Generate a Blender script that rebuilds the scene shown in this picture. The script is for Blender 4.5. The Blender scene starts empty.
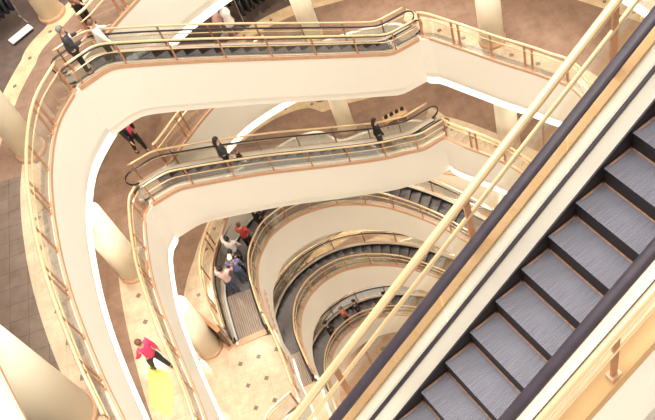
import bpy, bmesh, math, random
from mathutils import Vector, Matrix
random.seed(7)
PI = math.pi
scn = bpy.context.scene
C = scn.collection

# ------------------------------------------------------------------ materials
def mat(name, color, rough=0.5, metal=0.0, noise=None, bump=0.0, bump_scale=60, spec=0.5):
    m = bpy.data.materials.new(name); m.use_nodes = True
    nt = m.node_tree; b = nt.nodes['Principled BSDF']
    b.inputs['Base Color'].default_value = (*color, 1)
    b.inputs['Roughness'].default_value = rough
    b.inputs['Metallic'].default_value = metal
    b.inputs['Specular IOR Level'].default_value = spec
    if noise:
        sc, amt = noise
        tc = nt.nodes.new('ShaderNodeTexCoord')
        n = nt.nodes.new('ShaderNodeTexNoise'); n.inputs['Scale'].default_value = sc; n.inputs['Detail'].default_value = 4
        r = nt.nodes.new('ShaderNodeValToRGB')
        r.color_ramp.elements[0].position = 0.3; r.color_ramp.elements[1].position = 0.7
        r.color_ramp.elements[0].color = (*[c*(1-amt) for c in color], 1)
        r.color_ramp.elements[1].color = (*[min(1, c*(1+amt)) for c in color], 1)
        nt.links.new(tc.outputs['Object'], n.inputs['Vector'])
        nt.links.new(n.outputs['Fac'], r.inputs['Fac']); nt.links.new(r.outputs['Color'], b.inputs['Base Color'])
    if bump:
        n2 = nt.nodes.new('ShaderNodeTexNoise'); n2.inputs['Scale'].default_value = bump_scale
        bp = nt.nodes.new('ShaderNodeBump'); bp.inputs['Strength'].default_value = bump
        nt.links.new(n2.outputs['Fac'], bp.inputs['Height']); nt.links.new(bp.outputs['Normal'], b.inputs['Normal'])
    return m

def mat_tile(name, c1, c2, mortar, size, rough, noise=2.0):
    """polished stone laid in square tiles"""
    m = bpy.data.materials.new(name); m.use_nodes = True
    nt = m.node_tree; b = nt.nodes['Principled BSDF']
    b.inputs['Roughness'].default_value = rough
    tc = nt.nodes.new('ShaderNodeTexCoord')
    mp = nt.nodes.new('ShaderNodeMapping'); mp.inputs['Rotation'].default_value = (0, 0, 0.1)
    br = nt.nodes.new('ShaderNodeTexBrick')
    br.offset = 0; br.inputs['Scale'].default_value = 1.0
    br.inputs['Brick Width'].default_value = size; br.inputs['Row Height'].default_value = size
    br.inputs['Mortar Size'].default_value = 0.008; br.inputs['Mortar Smooth'].default_value = 0.2
    br.inputs['Color1'].default_value = (*c1, 1); br.inputs['Color2'].default_value = (*c2, 1)
    br.inputs['Mortar'].default_value = (*mortar, 1)
    ns = nt.nodes.new('ShaderNodeTexNoise'); ns.inputs['Scale'].default_value = noise; ns.inputs['Detail'].default_value = 8
    ns.inputs['Roughness'].default_value = 0.7
    mx = nt.nodes.new('ShaderNodeMix'); mx.data_type = 'RGBA'; mx.blend_type = 'MULTIPLY'; mx.inputs[0].default_value = 1.0
    rp = nt.nodes.new('ShaderNodeValToRGB')
    rp.color_ramp.elements[0].position = 0.3; rp.color_ramp.elements[0].color = (.72, .68, .66, 1)
    rp.color_ramp.elements[1].position = 0.72; rp.color_ramp.elements[1].color = (1.12, 1.1, 1.08, 1)
    L = nt.links.new
    L(tc.outputs['Object'], mp.inputs['Vector']); L(mp.outputs['Vector'], br.inputs['Vector'])
    L(tc.outputs['Object'], ns.inputs['Vector']); L(ns.outputs['Fac'], rp.inputs['Fac'])
    L(br.outputs['Color'], mx.inputs[6]); L(rp.outputs['Color'], mx.inputs[7]); L(mx.outputs[2], b.inputs['Base Color'])
    return m

def mat_glass(name, tint=(0.985, 0.98, 0.97), refl=0.02):
    m = bpy.data.materials.new(name); m.use_nodes = True
    nt = m.node_tree; nt.nodes.remove(nt.nodes['Principled BSDF'])
    out = nt.nodes['Material Output']
    t = nt.nodes.new('ShaderNodeBsdfTransparent'); t.inputs['Color'].default_value = (*tint, 1)
    g = nt.nodes.new('ShaderNodeBsdfGlossy'); g.inputs['Roughness'].default_value = 0.04; g.inputs['Color'].default_value = (.95, .97, .92, 1)
    lw = nt.nodes.new('ShaderNodeLayerWeight'); lw.inputs['Blend'].default_value = 0.25
    ma = nt.nodes.new('ShaderNodeMath'); ma.operation = 'MULTIPLY_ADD'; ma.inputs[1].default_value = 0.22; ma.inputs[2].default_value = refl
    mx = nt.nodes.new('ShaderNodeMixShader')
    L = nt.links.new
    L(lw.outputs['Fresnel'], ma.inputs[0]); L(ma.outputs[0], mx.inputs[0])
    L(t.outputs[0], mx.inputs[1]); L(g.outputs[0], mx.inputs[2]); L(mx.outputs[0], out.inputs['Surface'])
    return m

def mat_emit(name, color, strength):
    m = bpy.data.materials.new(name); m.use_nodes = True
    b = m.node_tree.nodes['Principled BSDF']
    b.inputs['Base Color'].default_value = (*color, 1)
    b.inputs['Emission Color'].default_value = (*color, 1)
    b.inputs['Emission Strength'].default_value = strength
    return m

def mat_step(name, c_lo, c_hi, period=0.045):
    """ridged metal tread: ridges run along the travel direction (local x)"""
    m = bpy.data.materials.new(name); m.use_nodes = True
    nt = m.node_tree; b = nt.nodes['Principled BSDF']
    b.inputs['Roughness'].default_value = 0.42; b.inputs['Metallic'].default_value = 0.25
    tc = nt.nodes.new('ShaderNodeTexCoord')
    wv = nt.nodes.new('ShaderNodeTexWave'); wv.wave_type = 'BANDS'; wv.bands_direction = 'Y'
    wv.inputs['Scale'].default_value = 2*PI/20/period
    mp = nt.nodes.new('ShaderNodeMapping'); mp.inputs['Scale'].default_value = (1.0, 22, 1)
    ns = nt.nodes.new('ShaderNodeTexNoise'); ns.inputs['Scale'].default_value = 3.0; ns.inputs['Detail'].default_value = 3
    ad = nt.nodes.new('ShaderNodeMath'); ad.operation = 'MULTIPLY_ADD'; ad.inputs[1].default_value = 0.35
    rp = nt.nodes.new('ShaderNodeValToRGB')
    rp.color_ramp.elements[0].position = 0.35; rp.color_ramp.elements[0].color = (*c_lo, 1)
    rp.color_ramp.elements[1].position = 0.95; rp.color_ramp.elements[1].color = (*c_hi, 1)
    bp = nt.nodes.new('ShaderNodeBump'); bp.inputs['Strength'].default_value = 0.4; bp.inputs['Distance'].default_value = 0.01
    L = nt.links.new
    L(tc.outputs['Object'], wv.inputs['Vector']); L(tc.outputs['Object'], mp.inputs['Vector']); L(mp.outputs['Vector'], ns.inputs['Vector'])
    L(wv.outputs['Fac'], ad.inputs[0]); L(ns.outputs['Fac'], ad.inputs[2]); L(ad.outputs[0], rp.inputs['Fac'])
    L(rp.outputs['Color'], b.inputs['Base Color']); L(wv.outputs['Fac'], bp.inputs['Height']); L(bp.outputs['Normal'], b.inputs['Normal'])
    return m

M = dict(
    cream=mat('cream_paint', (.88, .835, .745), .5, noise=(.35, .02)),
    cream_metal=mat('cream_deck', (.72, .67, .58), .5, .05, noise=(1.5, .08)),
    soffit=mat('soffit_paint', (.82, .77, .68), .7),
    brass=mat('brass', (.93, .70, .42), .30, .65, noise=(3, .05)),
    copper=mat('copper', (.52, .26, .14), .36, .45, noise=(5, .08)),
    copper_trim=mat('copper_trim', (.62, .37, .23), .42, .2, noise=(5, .06)),
    steel=mat('brushed_steel', (.62, .57, .49), .30, .75, noise=(2.5, .10)),
    glass=mat_glass('clear_glass'),
    rubber=mat('black_rubber', (.018, .015, .018), .32),
    rubber_near=mat('worn_rubber', (.034, .025, .036), .38, noise=(6, .2)),
    skirt=mat('dark_skirt', (.022, .019, .024), .45),
    step=mat_step('step_metal', (.035, .032, .036), (.16, .145, .15)),
    step_near=mat_step('step_metal_near', (.080, .078, .098), (.150, .145, .175), .022),
    riser=mat('dark_riser', (.015, .013, .016), .5),
    comb=mat_step('comb_plate', (.15, .11, .085), (.42, .33, .26), .075),
    edge=mat('worn_orange_edge_paint', (.27, .13, .065), .5, noise=(20, .3)),
    brown=mat_tile('brown_marble', (.31, .205, .150), (.295, .192, .140), (.25, .165, .12), .6, .17),
    tan=mat_tile('cream_marble', (.64, .52, .37), (.615, .495, .35), (.52, .41, .29), .66, .2),
    border=mat_tile('border_marble', (.72, .57, .36), (.70, .54, .34), (.6, .46, .3), .5, .25),
    carpet=mat('dark_carpet', (.125, .085, .07), .8, noise=(3, .2)),
    greytile=mat_tile('grey_brown_tile', (.22, .165, .135), (.19, .145, .12), (.13, .1, .085), .45, .25),
    edgestone=mat_tile('grey_edge_stone', (.36, .32, .27), (.33, .29, .25), (.22, .19, .16), .6, .3),
    dot=mat('dark_inlay_stone', (.20, .15, .11), .25),
    glow=mat_emit('cove_glow', (1.0, .98, .90), 2.6),
    curb_near=mat('pale_brass', (.66, .42, .20), .42, .3, noise=(3, .05)),
    column=mat('column_plaster', (.86, .77, .60), .5, noise=(.6, .03)),
    darkwood=mat('dark_bronze_panel', (.13, .075, .055), .35, .2, noise=(6, .2)),
    mat_yel=mat('yellow_green_mat', (.66, .72, .19), .7, noise=(8, .06)),
    skin=mat('skin', (.62, .36, .25), .5), skin2=mat('skin_tan', (.42, .24, .16), .5),
    black=mat('black_cloth', (.012, .011, .013), .8), navy=mat('navy_cloth', (.02, .022, .04), .8),
    charcoal=mat('charcoal_cloth', (.035, .034, .038), .8), white=mat('white_cloth', (.80, .76, .72), .8),
    pink=mat('pink_cloth', (.80, .055, .16), .7), palepink=mat('pale_pink_cloth', (.75, .50, .46), .8),
    red=mat('red_cloth', (.55, .06, .05), .8), rust=mat('rust_cloth', (.45, .13, .07), .8),
    blue=mat('blue_cloth', (.12, .15, .36), .8), jeans=mat('denim', (.07, .10, .17), .85),
    brownc=mat('brown_cloth', (.22, .10, .06), .8), greyc=mat('grey_cloth', (.28, .28, .24), .8),
    hair_b=mat('black_hair', (.010, .008, .008), .45), hair_br=mat('brown_hair', (.15, .065, .03), .5),
    hair_g=mat('grey_hair', (.20, .17, .15), .5), shoe=mat('black_leather', (.015, .012, .012), .35),
    eye=mat('dark_eye', (.02, .015, .012), .2), lip=mat('lip', (.45, .16, .13), .5),
    wood=mat('light_wood', (.55, .34, .18), .4, noise=(6, .15)),
)

# ------------------------------------------------------------------ object helpers
def link(name, bm, m, parent=None, smooth=False, loc=None):
    me = bpy.data.meshes.new(name)
    bmesh.ops.recalc_face_normals(bm, faces=bm.faces[:])
    bm.to_mesh(me); bm.free()
    for x in (m if isinstance(m, (list, tuple)) else [m]): me.materials.append(x)
    if smooth:
        for p in me.polygons: p.use_smooth = True
    o = bpy.data.objects.new(name, me); C.objects.link(o)
    if parent:
        o.parent = parent
        o.matrix_parent_inverse = Matrix.Identity(4)
        if loc is not None: o.location = loc
        else: # geometry given in world space: bring it into the parent's frame
            o.matrix_parent_inverse = parent.matrix_basis.inverted()
    elif loc is not None: o.location = loc
    return o

def sub(part, name, bm, m):
    """a sub-part whose geometry is in the same frame as its part"""
    o = link(name, bm, m); o.parent = part; o.matrix_parent_inverse = Matrix.Identity(4); return o

def tag(o, label, cat, group=None, kind=None):
    if label: o['label'] = label
    if cat: o['category'] = cat
    if group: o['group'] = group
    if kind: o['kind'] = kind
    return o

def empty(name, loc, rz=0.0):
    o = bpy.data.objects.new(name, None); C.objects.link(o)
    o.empty_display_size = 0.2
    o.location = loc; o.rotation_euler = (0, 0, rz)
    o.matrix_basis = Matrix.Translation(loc) @ Matrix.Rotation(rz, 4, 'Z')
    return o

def copy_tree(o, parent=None):
    c = o.copy(); C.objects.link(c)
    if parent: c.parent = parent
    for ch in list(o.children): copy_tree(ch, c)
    return c

def box(bm, c, s, R=None, mi=0):
    vs = []
    for dx in (-.5, .5):
        for dy in (-.5, .5):
            for dz in (-.5, .5):
                v = Vector((dx*s[0], dy*s[1], dz*s[2]))
                if R: v = R @ v
                vs.append(bm.verts.new(Vector(c)+v))
    for f in ((0,1,3,2),(4,6,7,5),(0,4,5,1),(2,3,7,6),(0,2,6,4),(1,5,7,3)):
        fc = bm.faces.new([vs[i] for i in f]); fc.material_index = mi

def tube(bm, pts, r, n=8, closed=False, ry=None, mi=0):
    """tube along pts, r across, ry vertical-ish"""
    pts = [Vector(p) for p in pts]; ry = ry or r
    rings = []; N = len(pts)
    for i, p in enumerate(pts):
        a = pts[(i-1) % N] if (closed or i > 0) else pts[i]
        b = pts[(i+1) % N] if (closed or i < N-1) else pts[i]
        t = (b-a).normalized()
        if abs(t.z) < .98:
            side = t.cross(Vector((0, 0, 1))).normalized()
        else:
            side = rings and last_side or Vector((1, 0, 0))
            side = (side - t*side.dot(t)).normalized()
        last_side = side
        up = side.cross(t).normalized()
        rings.append([bm.verts.new(p + side*math.cos(2*PI*k/n)*r + up*math.sin(2*PI*k/n)*ry) for k in range(n)])
    for i in range(N if closed else N-1):
        A, B = rings[i], rings[(i+1) % N]
        for k in range(n):
            f = bm.faces.new((A[k], A[(k+1) % n], B[(k+1) % n], B[k])); f.material_index = mi
    if not closed:
        for q in (rings[0][::-1], rings[-1]):
            f = bm.faces.new(q); f.material_index = mi

def lathe(bm, prof, c=(0, 0, 0), n=32, mi=0):
    rings = [[bm.verts.new((c[0]+r*math.cos(2*PI*k/n), c[1]+r*math.sin(2*PI*k/n), c[2]+z)) for k in range(n)] for r, z in prof]
    for A, B in zip(rings, rings[1:]):
        for k in range(n):
            f = bm.faces.new((A[k], A[(k+1) % n], B[(k+1) % n], B[k])); f.material_index = mi
    for q in (rings[0][::-1], rings[-1]):
        f = bm.faces.new(q); f.material_index = mi

def catmull(P, step=0.12, closed=False):
    P = [Vector((*p, 0)) if len(p) == 2 else Vector(p) for p in P]
    n = len(P); out = []
    for i in range(n if closed else n-1):
        p0 = P[(i-1) % n] if (closed or i > 0) else P[0]*2-P[1]
        p1, p2 = P[i], P[(i+1) % n]
        p3 = P[(i+2) % n] if (closed or i < n-2) else P[-1]*2-P[-2]
        k = max(2, int((p2-p1).length/step))
        for j in range(k):
            t = j/k
            out.append(.5*((2*p1)+(p2-p0)*t+(2*p0-5*p1+4*p2-p3)*t*t+(3*p1-p0-3*p2+p3)*t**3))
    if not closed: out.append(P[-1].copy())
    return out

class Path:
    """horizontal path with a height profile; u = to the right of travel, v = up"""
    def __init__(s, pts, zfun=None, step=0.12):
        d = catmull(pts, .05)
        S = [0.0]
        for a, b in zip(d, d[1:]): S.append(S[-1]+(b-a).length)
        s.L = S[-1]; s.d = d; s.S = S; s.z = zfun or (lambda q: 0.0)
    def xy(s, q):
        if q <= 0: return s.d[0] + (s.d[1]-s.d[0]).normalized()*q
        if q >= s.L: return s.d[-1] + (s.d[-1]-s.d[-2]).normalized()*(q-s.L)
        lo, hi = 0, len(s.S)-1
        while hi-lo > 1:
            m = (lo+hi)//2
            if s.S[m] <= q: lo = m
            else: hi = m
        t = (q-s.S[lo])/max(1e-9, s.S[hi]-s.S[lo])
        return s.d[lo].lerp(s.d[hi], t)
    def t(s, q):
        a = s.xy(q-.15); b = s.xy(q+.15); return (b-a).normalized()
    def pt(s, q, u=0, v=0):
        t = s.t(q); n = Vector((t.y, -t.x, 0)); p = s.xy(q) + n*u
        return Vector((p.x, p.y, s.z(q)+v))
    def sweep(s, bm, prof, q0, q1, ds=.2, closed=True, mi=0):
        n = max(1, int(round((q1-q0)/ds))); rings = []
        for i in range(n+1):
            q = q0+(q1-q0)*i/n
            t = s.t(q); nn = Vector((t.y, -t.x, 0)); p = s.xy(q); z = s.z(q)
            rings.append([bm.verts.new((p.x+nn.x*u, p.y+nn.y*u, z+v)) for u, v in prof])
        k = len(prof)
        for A, B in zip(rings, rings[1:]):
            for j in range(k if closed else k-1):
                f = bm.faces.new((A[j], A[(j+1) % k], B[(j+1) % k], B[j])); f.material_index = mi
        if closed:
            bm.faces.new(rings[0][::-1]).material_index = mi; bm.faces.new(rings[-1]).material_index = mi

def rect(u0, u1, v0, v1): return [(u0, v0), (u1, v0), (u1, v1), (u0, v1)]

# ------------------------------------------------------------------ levels and voids
H = 5.2
ZF = {0: 32.1, 1: 26.0, 2: 20.8, 3: 15.6, 4: 10.4, 5: 5.2, 6: 0.0}      # floor heights
CAMZ = 40.8
FD = 2.15; FD0 = 1.6                                                              # depth of a floor edge
NEARR = [(8.0, 12.0), (7.4, 8.8), (6.0, 6.0), (3.5, 4.4), (.5, 4.0), (-2.5, 4.6), (-4.3, 6.2)]
V = {
 0: [(-5.9, 9.4), (-5.65, 8.2), (-5.42, 7.3), (-5.15, 6.4), (-4.9, 5.6), (-4.2, 4.6), (-2.6, 4.0), (-1.6, 3.4), (-1.1, 2.2), (.5, .2), (3.5, -.6), (7, 1.5), (9.6, 6), (10.6, 12), (9.8, 18), (6.5, 23), (.5, 25), (-4, 23), (-6.6, 18), (-6.4, 13)],
 1: [(-5.25, 7.9), (-5.6, 9.5), (-5.9, 11.5), (-6.0, 13.3), (-5.9, 15.2), (-5.5, 16.8), (-4.78, 17.84), (-4.62, 18.0), (-4.55, 18.6), (-4.3, 19.0), (-3.7, 19.4), (-3.0, 19.95), (-2.2, 20.5), (-1.2, 21.0), (.4, 21.5), (2.5, 21.5), (4.6, 21.1), (6.6, 19.8), (8.3, 17.4), (9.3, 15.0), (9.5, 12.3), (7.6, 8.8), (6.0, 6.0), (3.5, 4.4), (.5, 4.0), (-2.5, 4.6), (-4.3, 6.2)],
 2: [(-4.95, 8.5), (-5.1, 10.7), (-5.35, 12.8), (-5.5, 15.0), (-5.3, 17.1), (-4.95, 17.7), (-4.9, 18.5), (-4.4, 18.8), (-3.9, 19.1), (-3.2, 19.7), (-2.3, 20.4), (-1.3, 20.95), (.4, 21.3), (2.4, 21.25), (4.3, 20.8), (4.8, 20.3), (5.0, 19.6), (5.3, 19.4), (5.9, 18.5), (6.7, 17.3), (7.6, 16.0), (8.1, 14.9)] + NEARR,
 3: [(-4.9, 8.8), (-4.8, 10.4), (-4.3, 11.6), (-3.3, 12.0), (-3.3, 13.6), (-3.4, 15.0), (-4.75, 15.05), (-4.95, 16.4), (-4.85, 17.8), (-4.5, 18.7), (-4.0, 19.5), (-3.3, 20.5), (-2.0, 21.8), (-.6, 22.4), (.8, 22.3), (1.5, 21.4), (2.5, 21.25), (4.2, 20.9), (4.8, 20.4), (5.1, 19.5), (5.2, 19.2), (5.7, 18.5), (6.2, 17.8), (6.7, 16.9), (7.2, 15.4), (7.4, 13.5)] + NEARR[1:],
 4: [(-4.9, 8.8), (-4.8, 10.4), (-4.2, 11.6), (-3.1, 12.4), (-3.0, 13.8), (-3.05, 15.3), (-4.4, 15.4), (-4.75, 16.4), (-4.7, 17.8), (-4.4, 18.8), (-3.9, 19.7), (-3.1, 20.8), (-2.0, 21.8), (0, 22.6), (2.4, 22.7), (4.2, 22.3), (5.2, 21.8), (6.2, 20.9), (7.0, 19.9), (6.5, 18.9), (5.4, 17.6), (6.2, 16.6), (7.0, 15.0), (7.4, 13.5)] + NEARR[1:],
}
V[5] = V[4]
CEN = Vector((.5, 14.0))
def radial(poly, n=480):
    P = [Vector(p) for p in poly]; out = []
    for i in range(n):
        a = 2*PI*i/n; d = Vector((math.cos(a), math.sin(a))); best = None
        for p, q in zip(P, P[1:]+P[:1]):
            e = q-p; den = d.x*e.y-d.y*e.x
            if abs(den) < 1e-9: continue
            w = p-CEN
            t = (w.x*e.y-w.y*e.x)/den; s_ = (w.x*d.y-w.y*d.x)/den
            if t > 0 and -1e-6 <= s_ <= 1+1e-6 and (best is None or t > best): best = t
        out.append(best)
    return out
SMOOTH = [(-5.1, 8), (-5.6, 10), (-5.75, 13), (-5.6, 16), (-4.8, 18.2), (-3, 20.0), (0.3, 21.6), (3.0, 21.4), (5.0, 19.8), (6.6, 17.5), (7.8, 15.2), (8.1, 12), (7.4, 8.8), (6.0, 6.0), (3.5, 4.4), (.5, 4.0), (-2.5, 4.6), (-4.3, 6.2)]
def xyR(i, r, n=480): a = 2*PI*i/n; return CEN.x+r*math.cos(a), CEN.y+r*math.sin(a)

def dense(k): return [(p.x, p.y) for p in catmull(V[k], .15, True)]
DV = {k: dense(k) for k in V}
SR = radial([(p.x, p.y) for p in catmull(SMOOTH, .15, True)])

def floor_slab(k):
    """one storey: stone rings round the void, carpet beyond, ceiling below"""
    z = ZF[k]; n = 480; fd = FD if k else FD0; cv = (.25 if k < 4 else .12) if k else 1.1
    bm = bmesh.new()
    if k == 6:
        rr = [[.01]*n, [3.0]*n, [9.0]*n]
        ms = [1, 0]
    else:
        rv = radial(DV[k])
        base = [max(a, b) for a, b in zip(SR, rv)] if k else rv
        def off(i):       # the stone border keeps further away on the right-hand side
            a = 360*i/n
            t = min(1, max(0, (75-a)/35)) if a < 180 else 1 - min(1, max(0, (300-a)/60))
            w_ = min(1, max(0, (a-103)/14)) if a < 215 else 0
            return (1.45 + 1.9*t*t*(3-2*t) + 1.15*w_*w_*(3-2*w_)) if k != 1 or a > 180 else 1.6+1.9*t
        rr = [rv, [b+.30 for b in rv], [b+.85 for b in base], [b+off(i) for i, b in enumerate(base)], [b+off(i)+.55 for i, b in enumerate(base)], [max(b+6, 14.0) for b in base]]
        ms = [7, 1, 0, 2, 3]
    rings = []
    for R_ in rr: rings.append([bm.verts.new((*xyR(i, r), z)) for i, r in enumerate(R_)])
    for j in range(len(rings)-1):
        for i in range(n):
            a, b = rings[j][i], rings[j][(i+1) % n]; c, d = rings[j+1][(i+1) % n], rings[j+1][i]
            f = bm.faces.new((a, b, c, d)); mi = ms[j]
            x, y = xyR(i, rr[j][i])
            if (k in (1, 2) and j < 2 and y > 16.4 and x < 4.9) or (k == 3 and j < 2 and y > 20.3 and x < 4.9): mi = 0
            if k > 2 and j == 0 and mi == 7: mi = 1        # brown stone runs up to the edge behind the escalator
            if k == 1 and j in (3, 4) and x < -4 and y < 15.5: mi = 4
            if k == 1 and j == 2 and x < -4 and y < 15.8: mi = 4
            f.material_index = mi
    # underside
    if k != 6:
        low = [[bm.verts.new((v.co.x, v.co.y, z-fd)) for v in rings[q]] for q in (0, -1)]
        for i in range(n):
            j = (i+1) % n
            bm.faces.new((low[0][i], low[1][i], low[1][j], low[0][j])).material_index = 5
            bm.faces.new((rings[-1][i], rings[-1][j], low[1][j], low[1][i])).material_index = 5
    # inlaid diamonds in the stone rings
    def diamond(x, y, s, rot):
        vs = [bm.verts.new((x+s*math.cos(rot+q*PI/2), y+s*math.sin(rot+q*PI/2), z+.003)) for q in range(4)]
        bm.faces.new(vs).material_index = 6
    if k != 6 and k != 0:
        acc = 0; prev = None
        for i in range(n):
            x, y = xyR(i, (rr[0][i]*.48+rr[2][i]*.52)) if rr[2][i]-rr[0][i] < 1.3 else xyR(i, rr[2][i]-.42)
            if prev:
                acc += math.hypot(x-prev[0], y-prev[1])
                if acc > .88:
                    acc = 0
                    if not ((k in (1, 2) and y > 16.4 and x < 4.9) or (k == 3 and y > 20.3 and x < 4.9)): diamond(x, y, .095, 2*PI*i/n)
            prev = (x, y)
        acc = 0; prev = None
        for i in range(n):
            x, y = xyR(i, (rr[3][i]+rr[4][i])/2)
            if prev:
                acc += math.hypot(x-prev[0], y-prev[1])
                if acc > 1.0 and not (k == 1 and x < -4 and y < 15.5): acc = 0; diamond(x, y, .075, 2*PI*i/n)
            prev = (x, y)
    if k == 3:
        for a in range(-1, 6):
            for b in range(0, 6):
                x = -4.12-.66*a+.03*b; y = 14.15+.02*a-.86*b
                if -5.2 < x < -3.45 and y > 11.9 and (y < 14.6): diamond(x, y, .10, .1)
    o = link('floor', bm, [M['brown'], M['tan'], M['border'], M['carpet'], M['greytile'], M['soffit'], M['dot'], M['edgestone']])
    o['kind'] = 'structure'
    if k == 6: return
    # painted edge of the slab with a shadow groove, and a glowing cove at its foot
    for nm, r0, r1, z0, z1, m_ in (('a', 0, .10, -fd+cv+.27, .02, M['cream']), ('b', .05, .10, -fd+cv, -fd+cv+.27, M['cream'])):
        bm = bmesh.new()
        P = DV[k]; N = len(P); rg = []
        for i in range(N):
            a = Vector(P[(i-1) % N]); b = Vector(P[(i+1) % N]); t = (b-a).normalized(); nn = Vector((t.y, -t.x)) * -1
            # polygon runs clockwise seen from above on the left -> make nn point away from the void
            c = Vector(P[i])
            if nn.dot(c-CEN) < 0: nn = -nn
            rg.append([bm.verts.new((c.x+nn.x*q, c.y+nn.y*q, z+w)) for q, w in ((r0, z0), (r0, z1), (r1, z1), (r1, z0))])
        for i in range(N):
            A, B = rg[i], rg[(i+1) % N]
            for q in range(4): bm.faces.new((A[q], A[(q+1) % 4], B[(q+1) % 4], B[q]))
        t_ = link('trim_%d' % (k*2+(1 if nm == 'a' else 2)), bm, m_, smooth=False); t_['kind'] = 'structure'
    bm = bmesh.new(); rg = []
    for i in range(N):
        a = Vector(P[(i-1) % N]); b = Vector(P[(i+1) % N]); t = (b-a).normalized(); nn = Vector((-t.y, t.x)); c = Vector(P[i])
        if nn.dot(c-CEN) < 0: nn = -nn
        rg.append([bm.verts.new((c.x+nn.x*q, c.y+nn.y*q, z+w)) for q, w in ((.07, -fd), (.07, -fd+cv), (.10, -fd+cv), (.10, -fd))])
    for i in range(N):
        if k >= 4 and P[i][1] > 16.5 and P[i][0] < 2.8: continue      # no cove behind the curved flights
        A, B = rg[i], rg[(i+1) % N]
        for q in range(4): bm.faces.new((A[q], A[(q+1) % 4], B[(q+1) % 4], B[q]))
    g = link('cove_light', bm, M['glow'])
    if k == 0:
        bm = bmesh.new(); rg = []
        for i in range(N):
            a = Vector(P[(i-1) % N]); b = Vector(P[(i+1) % N]); t = (b-a).normalized(); nn = Vector((-t.y, t.x)); c = Vector(P[i])
            if nn.dot(c-CEN) < 0: nn = -nn
            rg.append([bm.verts.new((c.x+nn.x*q, c.y+nn.y*q, z+w)) for q, w in ((-.02, -fd-.08), (-.02, -fd+.015), (.12, -fd+.015), (.12, -fd-.08))])
        for i in range(N):
            A, B = rg[i], rg[(i+1) % N]
            for q in range(4): bm.faces.new((A[q], A[(q+1) % 4], B[(q+1) % 4], B[q]))
        tt = link('trim_13', bm, M['copper_trim']); tt['kind'] = 'structure'
    nth = {0: 'nearest floor, bottom left corner', 1: 'highest ring with a railing', 2: 'second floor ring down', 3: 'third floor ring down',
           4: 'fourth floor ring down', 5: 'lowest floor ring'}[k]
    tag(g, 'white glowing cove light strip under the edge of the ' + nth, 'light strip')

for k in (0, 1, 2, 3, 4, 5, 6): floor_slab(k)

# ------------------------------------------------------------------ guard railings on the floor edges
def add_posts(root, P, q0, q1, u, zbase, ztop, w=.075, gap=1.15, pairgap=.24, m=None):
    q = q0+.05; i = 0
    while q < q1:
        for d in ((0,) if i % 2 == 0 else (0, pairgap)):
            if q+d > q1: continue
            bm = bmesh.new(); c = P.pt(q+d, u, 0); t = P.t(q+d); R = Matrix.Rotation(math.atan2(t.y, t.x), 3, 'Z')
            box(bm, (c.x, c.y, c.z+(zbase+ztop)/2), (w, .022, ztop-zbase), R)
            po = link('post', bm, m or M['copper'], root)
            bm = bmesh.new(); box(bm, (c.x, c.y, c.z+zbase+.03), (w+.05, .07, .03), R)
            sub(po, 'foot_plate', bm, M['copper_trim'])
        q += gap + (pairgap if i % 2 else 0); i += 1

def railing(k, pts, label, u=-.07):
    z = ZF[k]
    P = Path(pts, lambda q: z)
    m = P.pt(P.L/2, u)
    root = empty('guard_railing', (m.x, m.y, z)); tag(root, label, 'railing')
    bm = bmesh.new(); P.sweep(bm, rect(u+.015, u+.075, -.03, .07), 0, P.L, .15); link('base_curb', bm, M['copper_trim'], root)
    bm = bmesh.new(); tube(bm, [P.pt(P.L*i/60, u, 1.10) for i in range(61)], .042, 10); link('handrail', bm, M['brass'], root, True)
    bm = bmesh.new(); tube(bm, [P.pt(P.L*i/60, u, .84) for i in range(61)], .022, 8); link('lower_rail', bm, M['brass'], root, True)
    add_posts(root, P, 0, P.L, u, .06, 1.08)
    n = max(1, int(P.L/1.3))
    for i in range(n):
        bm = bmesh.new(); P.sweep(bm, rect(u-.006, u+.006, .09, .80), P.L*i/n+.02, P.L*(i+1)/n-.02, .2)
        link('glass_panel', bm, M['glass'], root)
    return root

# left-hand railings run towards the escalators (floor on the left of travel = u negative)
railing(1, [(-5.25, 7.9), (-5.6, 9.5), (-5.9, 11.5), (-6.0, 13.3), (-5.9, 15.2), (-5.5, 16.8), (-4.78, 17.86)], 'long curved brass railing nearest the left side, on the highest ring')
railing(1, [(-4.0, 19.25), (-3.7, 19.4), (-3.0, 19.95), (-2.2, 20.5), (-1.2, 21.0), (.4, 21.7)], 'brass railing behind the topmost escalator, cut by the top of the picture')
railing(2, [(-4.95, 8.5), (-5.1, 10.7), (-5.35, 12.8), (-5.5, 15.0), (-5.3, 17.1), (-5.0, 17.65)], 'long curved brass railing left of the second escalator down, beside the person in pink')
railing(2, [(-4.15, 18.95), (-3.9, 19.1), (-3.2, 19.7), (-2.3, 20.4), (-1.3, 20.95), (.4, 21.5)], 'brass railing behind the left end of the second escalator down')
railing(2, [(5.04, 19.62), (5.3, 19.38), (5.9, 18.5), (6.7, 17.3), (7.6, 16.0), (8.1, 14.9), (8.0, 12.0)], 'brass railing curving away right from the low end of the topmost escalator')
railing(3, [(5.1, 19.5), (5.22, 19.2), (5.7, 18.5), (6.2, 17.8), (6.7, 16.9), (7.2, 15.4), (7.4, 13.5)], 'brass railing right of the low end of the second escalator down')
railing(3, [(-4.85, 15.25), (-4.95, 16.4), (-4.85, 17.8), (-4.5, 18.7), (-4.0, 19.5), (-3.3, 20.5), (-2.0, 21.7)], 'brass railing along the outer side of the crowded curved escalator')
railing(3, [(-3.42, 14.95), (-3.3, 13.6), (-3.28, 12.15)], 'straight brass railing along the right side of the dotted tile landing')
railing(3, [(-3.35, 12.02), (-3.8, 11.85), (-4.3, 11.6), (-4.65, 11.0), (-4.8, 10.4)], 'brass railing at the near end of the dotted tile landing')
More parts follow.
